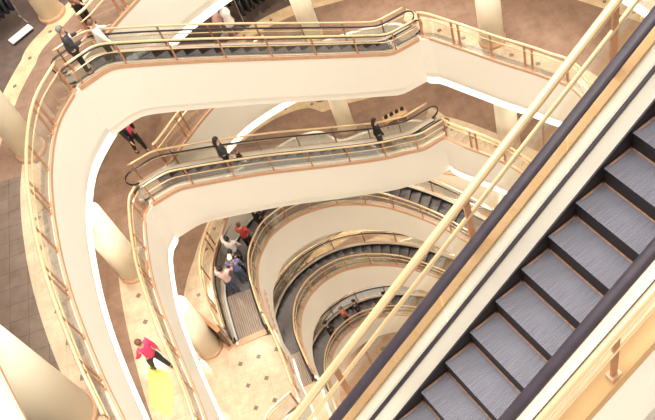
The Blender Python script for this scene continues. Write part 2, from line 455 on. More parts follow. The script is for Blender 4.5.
railing(4, [(3.0, 22.65), (4.2, 22.3), (5.2, 21.8), (6.2, 20.9), (7.0, 19.9)], 'brass railing on the fourth floor ring behind the crowded escalator\'s low end')

# ------------------------------------------------------------------ escalators
def smooth_profile(L, z0, z1, f0, f1, r=.7):
    """height along the path: level, eased into a constant slope, level"""
    run = L-f0-f1; g = (z1-z0)/run
    def z(q):
        def ramp(x):      # integral of a smoothstepped unit slope starting at 0
            if x < -r/2: return 0.0
            if x > r/2: return x
            t = (x+r/2)/r; return r*(t**3-t**4/2)
        return z0+g*(ramp(q-f0)-ramp(q-(L-f1)))
    return z

def escalator(name, pts, z0, z1, f0, f1, label, W=.55, side=.13, ledge=.12, wide=False, near=False, steps_material='step',
              curb_h=.045, gh=1.0, hh=.88, depth=FD-.06, far_ledge=None, pairs=True, ext=.0, group=None, plate=None):
    P0 = Path(pts); P = Path(pts, smooth_profile(P0.L, z0, z1, f0, f1))
    L = P.L; down = z1 < z0
    c = P.pt(0); root = empty('escalator', (c.x, c.y, c.z)); tag(root, label, 'escalator', group)
    hw = W/2; gu = hw+side                      # glass position
    og = gu+ledge                               # outer curb
    def lk(n, bm, m, smooth=False): return link(n, bm, m, root, smooth)
    # --- steps
    sd = .40; q = f0-.35 if not near else f0-.41
    qs = []
    if plate: q = f0+plate
    while q < L-f1+.35: qs.append(q); q += sd
    for q in qs:
        qn = q+sd if down else q                # nosing end
        qb = q if down else q+sd
        top = P.z(qn); cen = P.pt(q+sd/2, 0, 0)
        t = P.t(q+sd/2); rz = math.atan2(t.y, t.x)
        R = Matrix.Rotation(-rz, 3, 'Z')
        bm = bmesh.new()
        def loc(qq, u, z): 
            p = P.pt(qq, u, 0); v = R @ Vector((p.x-cen.x, p.y-cen.y, 0)); return bm.verts.new((v.x, v.y, z-top))
        for a, b, mi in ((qn, qb, 0),):
            v = [loc(a, -hw, top), loc(a, hw, top), loc(b, hw, top), loc(b, -hw, top)]
            bm.faces.new(v).material_index = 0
            w = [loc(a, -hw, top-.26), loc(a, hw, top-.26), loc(b, hw, top-.08), loc(b, -hw, top-.08)]
            bm.faces.new((v[0], v[1], w[1], w[0])).material_index = 1
            bm.faces.new((v[1], v[2], w[2], w[1])).material_index = 1
            bm.faces.new((v[3], v[0], w[0], w[3])).material_index = 1
            bm.faces.new((v[2], v[3], w[3], w[2])).material_index = 1
            bm.faces.new((w[0], w[1], w[2], w[3])).material_index = 1
        if near:   # worn edge paint: along the back of the tread and its left side
            dirn = 1 if qb > qn else -1
            for (qa, qc, ua, uc) in ((qb-dirn*.024, qb-dirn*.004, -hw+.01, hw-.01), (qn+dirn*.07, qb-dirn*.004, -hw+.006, -hw+.03), (qn+dirn*.07, qb-dirn*.004, hw-.03, hw-.006)):
                bm.faces.new([loc(qa, ua, top+.003), loc(qa, uc, top+.003), loc(qc, uc, top+.003), loc(qc, ua, top+.003)]).material_index = 2
        me = bpy.data.meshes.new('step'); bmesh.ops.recalc_face_normals(bm, faces=bm.faces[:]); bm.to_mesh(me); bm.free()
        for m_ in (M[steps_material], M['riser'], M['edge']): me.materials.append(m_)
        o = bpy.data.objects.new('step', me); C.objects.link(o); o.parent = root
        o.location = (cen.x-c.x, cen.y-c.y, top-c.z); o.rotation_euler = (0, 0, rz)
    # --- landing / comb plates
    for (a, b) in ((-.25-ext, qs[0]), (qs[-1]+sd, L+.25)):
        bm = bmesh.new(); P.sweep(bm, rect(-hw, hw, -.10, .032), a, b, .2)
        bmesh.ops.translate(bm, verts=bm.verts, vec=(-P.pt((a+b)/2).x, -P.pt((a+b)/2).y, 0))
        pc = P.pt((a+b)/2); t = P.t((a+b)/2); rz = math.atan2(t.y, t.x)
        bmesh.ops.rotate(bm, verts=bm.verts, cent=(0, 0, 0), matrix=Matrix.Rotation(-rz, 3, 'Z'))
        me = bpy.data.meshes.new('comb_plate'); bmesh.ops.recalc_face_normals(bm, faces=bm.faces[:]); bm.to_mesh(me); bm.free(); me.materials.append(M['comb'])
        o = bpy.data.objects.new('comb_plate', me); C.objects.link(o); o.parent = root
        o.location = (pc.x-c.x, pc.y-c.y, -c.z); o.rotation_euler = (0, 0, rz)
    if plate:
        bm = bmesh.new(); P.sweep(bm, rect(-hw-.04, hw+.04, -.05, .04), -.30-ext, -.08-ext, .2); lk('threshold', bm, M['copper_trim'])
    a0, a1 = -.05, L+.05
    # --- skirts, decks, glass, handrails, both sides
    for s in (-1, 1):
        lg = ledge if (s > 0 or far_ledge is None) else far_ledge
        def pr(l): return [(u*s, v) for u, v in l]
        bm = bmesh.new(); P.sweep(bm, pr(rect(hw+.005, hw+.025, -.30, .07)), a0, a1); lk('skirt', bm, M['skirt'])
        bm = bmesh.new(); P.sweep(bm, pr([(hw+.02, .02), (gu-.012, .11 if near else .08), (gu-.012, -.05), (hw+.02, -.05)]), a0, a1); lk('inner_deck', bm, M['cream_metal'])
        if near:
            bm = bmesh.new(); P.sweep(bm, pr(rect(gu-.03, gu+.012, .05, .135)), a0, a1); lk('glass_channel', bm, M['rubber_near'])
        bm = bmesh.new(); P.sweep(bm, pr(rect(gu+.01, gu+lg-(.09 if near else 0), -.02, .06)), a0, a1); lk('outer_deck', bm, M['cream_metal'])
        bm = bmesh.new(); P.sweep(bm, pr(rect(gu+lg-(.09 if near else -.015), gu+lg+(.16 if near else .07), -.10, curb_h)), a0, a1); lk('curb', bm, M['curb_near'] if near else M['copper_trim'])
        og_ = gu+lg+(.08 if near else .035)
        # cladding of the truss under this side
        bm = bmesh.new(); w = .16 if near else .07
        P.sweep(bm, pr([(gu+lg+w-.012, -.10), (gu+lg+w-.012, -depth+.30), (gu+lg+w-.045, -depth+.28), (gu+lg+w-.045, -depth), (gu+lg-.10, -depth), (gu+lg-.10, -.10)]), a0-.02, a1+.02)
        lk('cladding', bm, M['cream'])
        n = max(1, int(L/(1.6 if near else 1.45)))
        for i in range(n):
            bm = bmesh.new(); P.sweep(bm, pr(rect(gu-.006, gu+.006, .05, hh-.02)), L*i/n+.012, L*(i+1)/n-.012, .2); lk('glass_panel', bm, M['glass'])
        # handrail loop: along the top, round both newels, back to the deck
        r = (hh-.14)/2; pp = []
        for j in range(9): a = -PI/2+PI*j/8*1.0; pp.append(P.pt(0-.0, s*gu, 0) + P.t(0)*(-.0-r*math.cos(a)*1.0) + Vector((0, 0, hh-r+r*math.sin(a))))
        m_ = int(L/.15)
        for j in range(1, m_): pp.append(P.pt(L*j/m_, s*gu, hh))
        for j in range(9): a = PI/2-PI*j/8; pp.append(P.pt(L, s*gu, 0) + P.t(L)*(r*math.cos(a)) + Vector((0, 0, hh-r+r*math.sin(a))))
        bm = bmesh.new(); tube(bm, pp, .068 if near else .036, 10, ry=.032 if near else .024); hd = lk('handrail', bm, M['rubber_near'] if near else M['rubber'], True)
        for e in (0, 1):      # rounded glass newel ends
            bm = bmesh.new(); qq = (0, L)[e]; sg = (-1, 1)[e]; vs = [[], []]
            for j in range(13):
                a = -PI/2+PI*j/12
                p = P.pt(qq, s*gu, 0)+P.t(qq)*sg*(r-.03)*math.cos(a)+Vector((0, 0, hh-r+(r-.03)*math.sin(a)))
                nn = Vector((P.t(qq).y, -P.t(qq).x, 0))*.006
                vs[0].append(bm.verts.new(p-nn)); vs[1].append(bm.verts.new(p+nn))
            bm.faces.new(vs[0]); bm.faces.new(vs[1][::-1])
            for j in range(12): bm.faces.new((vs[0][j], vs[0][j+1], vs[1][j+1], vs[1][j]))
            lk('newel_glass', bm, M['glass'])
        # guard rail outside the handrail
        N = int(L/.2)
        zt = gh
        bm = bmesh.new(); tube(bm, [P.pt(L*i/N, s*og_, zt) for i in range(N+1)], .05 if near else .034, 10); lk('guard_rail', bm, M['brass'], True)
        bm = bmesh.new(); tube(bm, [P.pt(L*i/N, s*og_, zt-(.36 if near else .34)) for i in range(N+1)], .028 if near else .018, 8); lk('lower_guard_rail', bm, M['brass'], True)
        q = .12 if not near else .28; i = 0
        while q < L:
            for d in ((0,)):
                bm = bmesh.new(); p = P.pt(q+d, s*og_, 0); t = P.t(q+d); R = Matrix.Rotation(math.atan2(t.y, t.x), 3, 'Z')
                wd = .075 if near else .05
                box(bm, (p.x, p.y, p.z+(curb_h+zt)/2-.01), (wd, .03, zt-curb_h-.02), R)
                po = lk('guard_post', bm, M['copper'])
                if near:
                    bm = bmesh.new(); box(bm, (p.x, p.y, p.z+curb_h+.02), (wd+.06, .10, .05), R); sub(po, 'foot_plate', bm, M['copper_trim'])
            q += 2.07 if near else 1.28; i += 1
        n = max(1, int(L/1.28))
        for i in range(n):
            if near and s > 0: break
            bm = bmesh.new(); P.sweep(bm, pr(rect(og_-.005, og_+.005, curb_h+.01, zt-.38)), L*i/n+.02, L*(i+1)/n-.02, .2); lk('guard_glass', bm, M['glass'])
    bm = bmesh.new(); P.sweep(bm, rect(-gu-ledge, gu+ledge, -depth-.0, -depth+.06), a0, a1); lk('soffit', bm, M['cream'])
    return P, root, qs, sd, down

def shift(pts, d):
    """move a plan polyline sideways to the left of travel by d"""
    P = Path(pts); n = 14
    return [tuple(P.pt(P.L*i/n, -d, 0)[:2]) for i in range(n+1)]

E = {}
near1 = [(-4.70, 17.9), (-3.1, 18.38), (-1.1, 18.78), (.8, 19.05), (2.6, 19.3), (3.8, 19.48), (4.95, 19.62)]
w1 = .21+.07+.06+.07
E[1] = escalator('e1', shift(near1, w1), ZF[1], ZF[2], .95, 1.0, 'topmost far escalator, two men at its left end, white sides, black steps', W=.42, side=.07, ledge=.06, gh=.85, hh=.72)
near2 = [(-4.95, 17.7), (-4.2, 17.85), (-2.6, 18.22), (-1.0, 18.52), (1.0, 18.75), (2.8, 19.0), (4.1, 19.35), (5.2, 19.55)]
w2 = .28+.11+.12+.07
E[2] = escalator('e2', shift(near2, w2), ZF[2], ZF[3], .9, 1.0, 'second escalator down, white sides, a dark-haired rider and child near its left end', W=.56, side=.11, ledge=.12, gh=.90, hh=.78)
inner = [(-3.40, 15.1), (-3.36, 16.6), (-3.12, 18.2), (-2.3, 19.75), (-1.1, 20.55), (.3, 20.85), (2.0, 20.5), (3.4, 19.6), (4.5, 18.5), (5.0, 17.7)]
E[3] = escalator('e3', shift(inner, .70), ZF[3], ZF[4], 1.7, .8, 'curved escalator crowded with riders above the dotted tile landing', W=.95, side=.12, ledge=.05, plate=.02)
inner4 = [(-3.05, 15.3), (-3.1, 16.6), (-2.95, 18.0), (-2.3, 19.5), (-1.1, 20.5), (.3, 20.85), (2.0, 20.5), (3.4, 19.6), (4.5, 18.5), (5.0, 17.7)]
E[4] = escalator('e4', shift(inner4, .66), ZF[4], ZF[5], 1.6, .8, 'empty curved escalator directly below the crowded one', W=.9, side=.12, ledge=.03)
E[5] = escalator('e5', shift(inner4, .66), ZF[5], ZF[6], 1.6, .8, 'lowest curved escalator, deep in the middle of the atrium', W=.9, side=.12, ledge=.03)
# the near one: rises to the upper right
hd = math.radians(16.0); D = Vector((math.cos(hd), math.sin(hd), 0)); Nn = Vector((math.sin(hd), -math.cos(hd), 0))
base = Vector((1.89, 4.42, CAMZ-8.2)) + Nn*.5
tan30 = math.tan(math.radians(30))
Lr = (5.2)/tan30
z_lo = 30.4
lo = base - D*((base.z-z_lo)/tan30)
p_a = lo - D*1.0; p_b = lo + D*(Lr+1.0)
E[0] = escalator('e0', [tuple(p_a[:2]), tuple(lo[:2]), tuple((lo+D*Lr*.5)[:2]), tuple((lo+D*Lr)[:2]), tuple(p_b[:2])], z_lo, z_lo+5.2, 1.0, 1.0,
                 'big near escalator crossing the right side, grey ridged steps', W=1.0, side=.22, ledge=.20, far_ledge=.275, near=True, steps_material='step_near', curb_h=.12, gh=1.08, hh=.95, depth=2.4)

# ------------------------------------------------------------------ columns
def column(x, y, z0, z1, r, label):
    root = empty('column', (x, y, z0)); tag(root, label, 'column')
    bm = bmesh.new(); lathe(bm, [(r, .0), (r, z1-z0)], (x, y, z0), 40); o = link('shaft', bm, M['column'], root, True)
    for p in o.data.polygons:
        if len(p.vertices) > 4: p.use_smooth = False
    bm = bmesh.new(); lathe(bm, [(r+.05, 0), (r+.05, .10), (r+.02, .14), (r+.002, .14)], (x, y, z0), 40); link('base_ring', bm, M['copper_trim'], root)
cz = H-FD
for k, x, y, r, lab in (
    (1, -6.28, 16.4, .36, 'cream round column at the left edge touching the highest railing'),
    (1, -5.0, 21.35, .36, 'cream round column at top left above the man in the suit'),
    (1, -6.4, 8.75, .55, 'thick cream column in the bottom left corner'),
    (2, -6.0, 15.6, .42, 'cream column behind the second floor ring railing at left, base ring showing'),
    (2, 1.93, 21.8, .33, 'cream column at top centre behind the topmost escalator'),
    (2, 6.95, 18.3, .38, 'cream column at upper right behind the curved railing'),
    (3, -5.62, 15.25, .42, 'cream column beside the dark panel near the dotted tile landing'),
    (3, 1.98, 21.85, .33, 'cream column behind the middle of the second escalator'),
    (3, 7.05, 18.1, .38, 'cream column at right, below the upper right railing')):
    column(x, y, ZF[k], ZF[k-1]-(FD if k > 1 else FD0)+.02, r, lab)

# ------------------------------------------------------------------ people
def skin_mesh(verts, edges, root_i=0, sub=1):
    me = bpy.data.meshes.new('tmp'); me.from_pydata([v[0] for v in verts], edges, [])
    o = bpy.data.objects.new('tmp', me); C.objects.link(o)
    sm = o.modifiers.new('s', 'SKIN'); sm.use_smooth_shade = True
    for i, v in enumerate(verts):
        d = me.skin_vertices[0].data[i]
        r = v[1]; d.radius = r if isinstance(r, tuple) else (r, r); d.use_root = (i == root_i)
    if sub: ss = o.modifiers.new('u', 'SUBSURF'); ss.levels = sub; ss.render_levels = sub
    dg = bpy.context.evaluated_depsgraph_get(); dg.update()
    m2 = bpy.data.meshes.new_from_object(o.evaluated_get(dg))
    bpy.data.objects.remove(o); bpy.data.meshes.remove(me)
    for p in m2.polygons: p.use_smooth = True
    return m2

def person(loc, rz, label, top='black', legs='black', hair='hair_b', skin='skin', h=1.72, female=False, long_hair=False, sleeves=True,
           arms=((.15, .25, .1), (.15, .25, .1)), stride=.0, head_turn=0.0, cap=None, open_front=None, coat=False, group=None):
    """arms: (forward swing of upper arm, forward bend at elbow, outward) for left, right"""
    k = h/1.72
    root = empty('person', loc, rz); tag(root, label, 'person', group)
    def add(nm, me, m, lab=None, par=None):
        me.materials.clear(); me.materials.append(M[m]); me.name = nm
        o = bpy.data.objects.new(nm, me); C.objects.link(o); o.parent = par or root
        if lab: o['label'] = lab
        return o
    sw = (.175 if female else .20); hwid = .095
    Vv = lambda x, y, z: (x*k, y*k, z*k)
    # joints (x forward, y left)
    pel = (0, 0, .95); sp = (.0, 0, 1.12); ch = (.0, 0, 1.34); nk = (.005, 0, 1.48); nk2 = (.02, 0, 1.54)
    legs_j = {}; arms_j = {}
    for s in (1, -1):
        st = stride*s
        hip = (0, hwid*s, .90); knee = (math.sin(st)*.43+.015, hwid*s*1.02, .90-.43*math.cos(st))
        bend = st-(.35*abs(stride) if st < 0 else .05)
        ank = (knee[0]+math.sin(bend)*.40, hwid*s*1.02, max(.075, knee[2]-.41*math.cos(bend)))
        legs_j[s] = (hip, knee, ank, (ank[0]+.13, ank[1]+.02*s, max(.03, ank[2]-.05)), (ank[0]-.05, ank[1], max(.03, ank[2]-.045)))
        f, b, out = arms[0] if s == 1 else arms[1]
        shd = (0, sw*s, 1.425)
        d1 = Vector((math.sin(f), math.sin(out)*s, -math.cos(f)*math.cos(out))).normalized()
        el = Vector(shd)+d1*.29
        d2 = Vector((math.sin(f+b), math.sin(out)*s*.3-(.25*s if b > .9 else 0), -math.cos(f+b))).normalized()
        wr = el+d2*.25
        arms_j[s] = (shd, tuple(el), tuple(wr), d2)
    # --- body, one continuous skin
    vs = []; es = []
    def v(p, r): vs.append((Vv(*p), (r[0]*k, r[1]*k) if isinstance(r, tuple) else r*k)); return len(vs)-1
    a = v(pel, (.11, .08)); b = v(sp, (.105, .08)); c = v(ch, (.13, .095)); d = v(nk, .055); e = v(nk2, .052)
    hx = math.cos(head_turn); hy = math.sin(head_turn)
    f1 = v((.02, 0, 1.60), (.066, .075)); f2 = v((.015, 0, 1.665), (.076, .09)); f3 = v((.0, 0, 1.715), .05)
    nose = v((.02+.098*hx, .098*hy, 1.622), .012)
    es += [(a, b), (b, c), (c, d), (d, e), (e, f1), (f1, f2), (f2, f3), (f1, nose)]
    for s in (1, -1):
        ear = v((.01-.082*s*hy*1, .082*s*hx, 1.63), .014); es.append((f1, ear))
        hip, knee, ank, toe, heel = legs_j[s]
        i = v(hip, .085); j = v(((hip[0]+knee[0])/2, knee[1], (hip[2]+knee[2])/2), .075); l = v(knee, .056); cf = v(((knee[0]*.6+ank[0]*.4)-.012, knee[1], knee[2]*.6+ank[2]*.4), .052); m_ = v(ank, .038); n_ = v(toe, .032)
        es += [(a, i), (i, j), (j, l), (l, cf), (cf, m_), (m_, n_)]
        shd, el, wr, d2 = arms_j[s]
        i = v(shd, .055); j = v(el, .040); l = v(wr, .027); es += [(c, i), (i, j), (j, l)]
        side = Vector((0, 1, 0)) if abs(d2.y) < .8 else Vector((1, 0, 0))
        fw = d2.cross(side).normalized(); sd_ = fw.cross(d2).normalized()
        palm = Vector(wr)+d2*.075; pi_ = v(tuple(palm), (.034, .018)); es.append((l, pi_))
        for q, (off, ln) in enumerate(((-.03, .068), (-.01, .078), (.01, .074), (.03, .056))):
            k1 = palm+fw*off*1.0+d2*.03; k2 = k1+d2*ln*.5-sd_*s*.006; k3 = k2+d2*ln*.45-sd_*s*.018
            x1 = v(tuple(k1), .0105); x2 = v(tuple(k2), .0095); x3 = v(tuple(k3), .008); es += [(pi_, x1), (x1, x2), (x2, x3)]
        t1 = Vector(wr)+d2*.035-fw*.035; t2 = t1+d2*.03-fw*.02; x1 = v(tuple(t1), .0115); x2 = v(tuple(t2), .0095); es += [(l, x1), (x1, x2)]
    body = add('body', skin_mesh(vs, es), skin)
    # --- trousers
    vs = []; es = []
    a = v((0, 0, .985), (.155, .125)); a2 = v((0, 0, .91), (.16, .13)); es = [(a, a2)]
    for s in (1, -1):
        hip, knee, ank, toe, heel = legs_j[s]
        i = v((hip[0], hip[1], hip[2]-.06), .11); j = v(((hip[0]+knee[0])/2, knee[1], (hip[2]+knee[2])/2), .10); l = v(knee, .08); m_ = v((ank[0]*.97, ank[1], ank[2]+.03), .055)
        es += [(a2, i), (i, j), (j, l), (l, m_)]
    add('trousers', skin_mesh(vs, es), legs)
    # --- shoes
    for s in (1, -1):
        hip, knee, ank, toe, heel = legs_j[s]
        vs = []; es = [(0, 1), (1, 2)]
        dz = max(0, .0); v((heel[0], heel[1], heel[2]+.012), .042); v((ank[0]+.04, ank[1]+.005*s, heel[2]+.014), (.048, .042)); v((toe[0]+.01, toe[1], toe[2]+.005), (.042, .03))
        add('shoe', skin_mesh(vs, es), 'shoe')
    # --- top
    vs = []; es = []
    low = .80 if coat else .93
    a = v((0, 0, low-.06), (.20, .17)); a1 = v((0, 0, 1.02), (.175, .15)); b = v((.0, 0, 1.16), (.155, .125)); c = v((.0, 0, 1.34), (.18, .14)); d = v((.0, 0, 1.455), (.085, .07))
    es = [(a, a1), (a1, b), (b, c), (c, d)]
    for s in (1, -1):
        shd, el, wr, d2 = arms_j[s]
        i = v((shd[0], shd[1], shd[2]-.005), .085); j = v(el, .068); es += [(c, i), (i, j)]
        if sleeves: l = v(tuple(Vector(wr)-d2*.01), .042); es.append((j, l))
    tp = add('coat' if coat else 'top', skin_mesh(vs, es), top)
    if open_front:   # a differently coloured panel down the front
        bm = bmesh.new(); 
        for z0_, z1_, hw0, hw1, xx in ((.97, 1.16, .055, .06, .128), (1.16, 1.36, .06, .075, .138)):
            q = [bm.verts.new(Vv(xx+.012, -hw0, z0_)), bm.verts.new(Vv(xx+.012, hw0, z0_)), bm.verts.new(Vv(xx+.010, hw1, z1_)), bm.verts.new(Vv(xx+.010, -hw1, z1_))]
            q2 = [bm.verts.new(w.co+Vector((-.05, 0, 0))) for w in q]
            bm.faces.new(q); bm.faces.new(q2[::-1])
            for i in range(4): bm.faces.new((q[i], q[(i+1) % 4], q2[(i+1) % 4], q2[i]))
        me = bpy.data.meshes.new('shirt_front'); bmesh.ops.recalc_face_normals(bm, faces=bm.faces[:]); bm.to_mesh(me); bm.free(); add('shirt_front', me, open_front, None, tp)
    # --- hair / cap
    def scalp(rx, ry, rz_, cx, cz, zcut, drop):
        bm = bmesh.new(); bmesh.ops.create_icosphere(bm, subdivisions=3, radius=1)
        for q in bm.verts:
            x, y, z = q.co
            z2 = z if (z > zcut or x < .1) else zcut+(z-zcut)*.1         # clear the face, keep the nape
            if z2 < -drop: z2 = -drop
            X, Y = cx+x*rx, y*ry
            q.co = Vv(X*hx-Y*hy*.6, Y*hx+X*hy*.6, cz+z2*rz_)
        me = bpy.data.meshes.new('hair'); bm.to_mesh(me); bm.free()
        for p in me.polygons: p.use_smooth = True
        return me
    add('hair', scalp(.105, .092, .108, -.002, 1.678, .12, .75), hair)
    if long_hair:
        vs = []; c = v((-.06, 0, 1.62), (.07, .06)); d = v((-.085, 0, 1.50), (.10, .06)); e = v((-.10, 0, 1.36), (.085, .04))
        add('long_hair', skin_mesh(vs, [(c, d), (d, e)], 0, 2), hair)
    if cap:
        cp = add('cap', scalp(.112, .10, .105, .0, 1.695, .22, .0), cap)
        bm = bmesh.new(); bmesh.ops.create_icosphere(bm, subdivisions=2, radius=1)
        for q in bm.verts: q.co = Vv(.12*hx+q.co.x*.07, .12*hy+q.co.y*.07, 1.712+q.co.z*.009-q.co.x*.012)
        me = bpy.data.meshes.new('peak'); bm.to_mesh(me); bm.free(); add('peak', me, cap, None, cp)
    # --- eyes and mouth
    for s in (1, -1):
        bm = bmesh.new(); bmesh.ops.create_icosphere(bm, subdivisions=1, radius=.011*k)
        bmesh.ops.translate(bm, verts=bm.verts, vec=Vv(.02+.075*hx-.032*s*hy, .075*hy+.032*s*hx, 1.645))
        me = bpy.data.meshes.new('eye'); bm.to_mesh(me); bm.free(); add('eye', me, 'eye', None, body)
    bm = bmesh.new(); box(bm, Vv(.02+.074*hx, .074*hy, 1.578), (.012*k, .042*k, .010*k), Matrix.Rotation(head_turn, 3, 'Z'))
    me = bpy.data.meshes.new('mouth'); bm.to_mesh(me); bm.free(); add('mouth', me, 'lip', None, body)
    return root

def rider(n, xy, label, face=0.0, **kw):
    """stand a person on the tread of escalator n nearest to a plan point"""
    P, root, qs, sd, down = E[n]
    best = min(((P.xy(q+sd/2)-Vector((*xy, 0))).length, q) for q in qs + [-.3+i*.2 for i in range(int(qs[0]/.2)+1)])
    q = best[1]; t = P.t(q+sd/2); c0 = P.xy(q+sd/2); nn = Vector((t.y, -t.x, 0)); u = max(-.2, min(.2, (Vector((*xy, 0))-c0).dot(nn)))
    p = P.pt(q+sd/2, u); z = P.z(q+sd if down else q)
    if q < qs[0]: z = P.z(q+sd/2)+.006
    return person((p.x, p.y, z), math.atan2(t.y, t.x)+face, label, **kw)

person((-4.36, 18.27, ZF[1]+.036), .17, 'man in a dark suit and white collar, hands clasped, at the top escalator\'s left end', top='charcoal', legs='black', hair='hair_g', arms=((.35, 1.35, .1), (.3, 1.3, .1)), open_front='white', coat=True, h=1.68)
rider(1, (-3.62, 18.6), 'person in a white shirt with brown hair stepping onto the top escalator', top='white', legs='black', hair='hair_br', arms=((.5, .6, .25), (.2, .3, .2)), h=1.58)
person((-4.0, 20.15, ZF[1]), -.6, 'person in a brown top and black trousers at the top left railing', top='brownc', legs='black', hair='hair_br', arms=((.6, .5, .1), (.6, .5, .1)))
person((-4.8, 20.0, ZF[2]), -.9, 'person in black with a pink shirt front walking on the brown marble floor', top='black', legs='black', hair='hair_b', open_front='pink', stride=.22, arms=((-.2, .2, .15), (.3, .3, .15)))
person((-5.85, 12.1, ZF[2]), 2.4, 'person in a bright pink top walking past the yellow-green floor mat', top='pink', legs='charcoal', hair='hair_br', stride=.28, arms=((.4, .3, .12), (-.3, .2, .12)), female=True)
rider(2, (-2.35, 18.8), 'long-haired person in a dark jacket riding the second escalator', top='charcoal', legs='black', hair='hair_b', long_hair=True, female=True, coat=True)
rider(2, (-1.85, 18.8), 'small child in dark clothes just ahead of the long-haired rider', top='black', legs='black', hair='hair_br', h=1.15)
rider(2, (2.6, 19.6), 'dark-haired person in black near the low end of the second escalator', top='black', legs='charcoal', hair='hair_b', female=True, long_hair=True)
rider(3, (-2.45, 20.12), 'rider in black furthest along the crowded escalator', top='black', legs='black', hair='hair_b', coat=True)
rider(3, (-3.05, 19.35), 'rider with a red top on the crowded escalator, behind the one in black', top='red', legs='black', hair='hair_br', female=True)
rider(3, (-3.75, 18.6), 'rider in white reaching out to the left handrail of the crowded escalator', top='white', legs='charcoal', hair='hair_b', arms=((1.1, .2, .5), (.2, .3, .1)))
rider(3, (-3.65, 17.9), 'rider in all black in the middle of the crowded escalator', top='black', legs='black', hair='hair_b', coat=True)
rider(3, (-3.7, 17.25), 'rider in a blue jacket and white cap on the crowded escalator', top='blue', legs='jeans', hair='hair_b', cap='white')
rider(3, (-4.2, 16.95), 'rider in a pale pink shirt and jeans stepping onto the crowded escalator', top='palepink', legs='jeans', hair='hair_b', arms=((.7, .5, .3), (.5, .6, .2)))
rider(5, (-1.95, 19.9), 'leftmost of the three riders on the lowest curved escalator, in black', top='black', legs='black', hair='hair_b')
rider(5, (-1.2, 20.6), 'rider in a rust jacket between two in dark clothes on the lowest escalator', top='rust', legs='black', hair='hair_br')
rider(5, (-.5, 20.9), 'rider in a navy coat, rightmost of the three on the lowest escalator', top='navy', legs='black', hair='hair_b', coat=True)
rider(5, (1.0, 21.2), 'rider in a grey-green jacket seen just beside the big brass rail', top='greyc', legs='charcoal', hair='hair_b')
person((-.3, 19.5, ZF[6]), -.5, 'person in black and white on the lowest floor, seen between the near rails', top='black', legs='charcoal', hair='hair_b', open_front='white')

# ------------------------------------------------------------------ things standing about
# yellow-green mat on the second ring
bm = bmesh.new()
vs = [bm.verts.new((x, y, ZF[2]+.004)) for x, y in ((-6.25, 12.4), (-5.75, 11.9), (-5.72, 11.3), (-6.0, 10.6), (-6.45, 11.2))]
f = bm.faces.new(vs); r = bmesh.ops.extrude_face_region(bm, geom=[f]); bmesh.ops.translate(bm, verts=[g for g in r['geom'] if isinstance(g, bmesh.types.BMVert)], vec=(0, 0, .012))
tag(link('floor_mat', bm, M['mat_yel']), 'yellow-green floor mat by the second railing, at the pink-topped person\'s feet', 'mat')

# dark directory panel near the tile landing
root = empty('directory_panel', (-5.15, 15.55, ZF[3]), 0); tag(root, 'dark brown freestanding panel at the left corner of the dotted tile landing', 'panel')
R = Matrix.Rotation(math.radians(118), 3, 'Z')
bm = bmesh.new(); box(bm, (-5.2, 15.45, ZF[3]+.70), (1.25, .10, 1.2), R); link('panel_board', bm, M['darkwood'], root)
bm = bmesh.new(); box(bm, (-5.2, 15.45, ZF[3]+.05), (1.3, .3, .10), R); link('base', bm, M['copper_trim'], root)
bm = bmesh.new(); box(bm, (-5.2, 15.45, ZF[3]+1.32), (1.29, .14, .05), R); link('top_rail', bm, M['copper'], root)

def garment(bm):
    """a jacket hanging from its hanger, shoulders at z=0"""
    prof = [(.05, .04, -.02), (.21, .06, -.07), (.23, .07, -.25), (.22, .075, -.5), (.25, .085, -.82)]
    rings = []
    for w, d, z in prof: rings.append([bm.verts.new((w*math.cos(2*PI*q/10), d*math.sin(2*PI*q/10), z)) for q in range(10)])
    for A, B in zip(rings, rings[1:]):
        for q in range(10): bm.faces.new((A[q], A[(q+1) % 10], B[(q+1) % 10], B[q]))
    bm.faces.new(rings[0][::-1]); bm.faces.new(rings[-1])
    for s in (1, -1): tube(bm, [(.2*s, 0, -.08), (.27*s, .02, -.35), (.29*s, .04, -.62)], .05, 8)
    tube(bm, [(0, 0, -.03), (0, 0, .04), (.015, 0, .065), (.03, 0, .05)], .006, 5)

def rack(x, y, z, rz, n, cols, label, glabel, group, length=1.4):
    root = empty('clothes_rack', (x, y, z), rz); tag(root, label, 'clothes rack')
    for s in (-1, 1):
        bm = bmesh.new(); tube(bm, [(s*length/2, 0, .03), (s*length/2, 0, 1.45)], .02, 8); tube(bm, [(s*length/2, -.28, .03), (s*length/2, .28, .03)], .02, 8); link('upright', bm, M['steel'], root, loc=(0, 0, 0))
    bm = bmesh.new(); tube(bm, [(-length/2, 0, 1.45), (length/2, 0, 1.45)], .018, 8); link('top_bar', bm, M['steel'], root, loc=(0, 0, 0))
    Rm = Matrix.Rotation(rz, 3, 'Z'); first = None
    for i in range(n):
        p = Vector((x, y, z+1.40)) + Rm @ Vector((-length/2+.1+(length-.2)*i/(n-1), 0, 0))
        if first is None or cols[i % len(cols)] != cols[0]:
            bm = bmesh.new(); garment(bm); o = link('jacket', bm, M[cols[i % len(cols)]], smooth=True)
            if first is None: first = o
        else:
            o = first.copy(); C.objects.link(o)
        o.location = p; o.rotation_euler = (0, 0, rz+PI/2+random.uniform(-.15, .15))
        tag(o, glabel, 'jacket', group)
rack(-6.35, 21.45, ZF[1], .45, 6, ['navy'], 'clothes rack in the top left corner holding dark navy jackets', 'dark navy jacket on the rack in the top left corner', 'navy jackets on the top left rack', 1.05)
rack(.75, 23.95, ZF[2], .37, 8, ['black'], 'front clothes rack of black garments beyond the topmost escalator', 'black garment on the front rack beyond the topmost escalator', 'black garments on the front rack', 1.7)
rack(.40, 24.75, ZF[2], .37, 8, ['black'], 'rear clothes rack of black garments beyond the topmost escalator', 'black garment on the rear rack beyond the topmost escalator', 'black garments on the rear rack', 1.7)

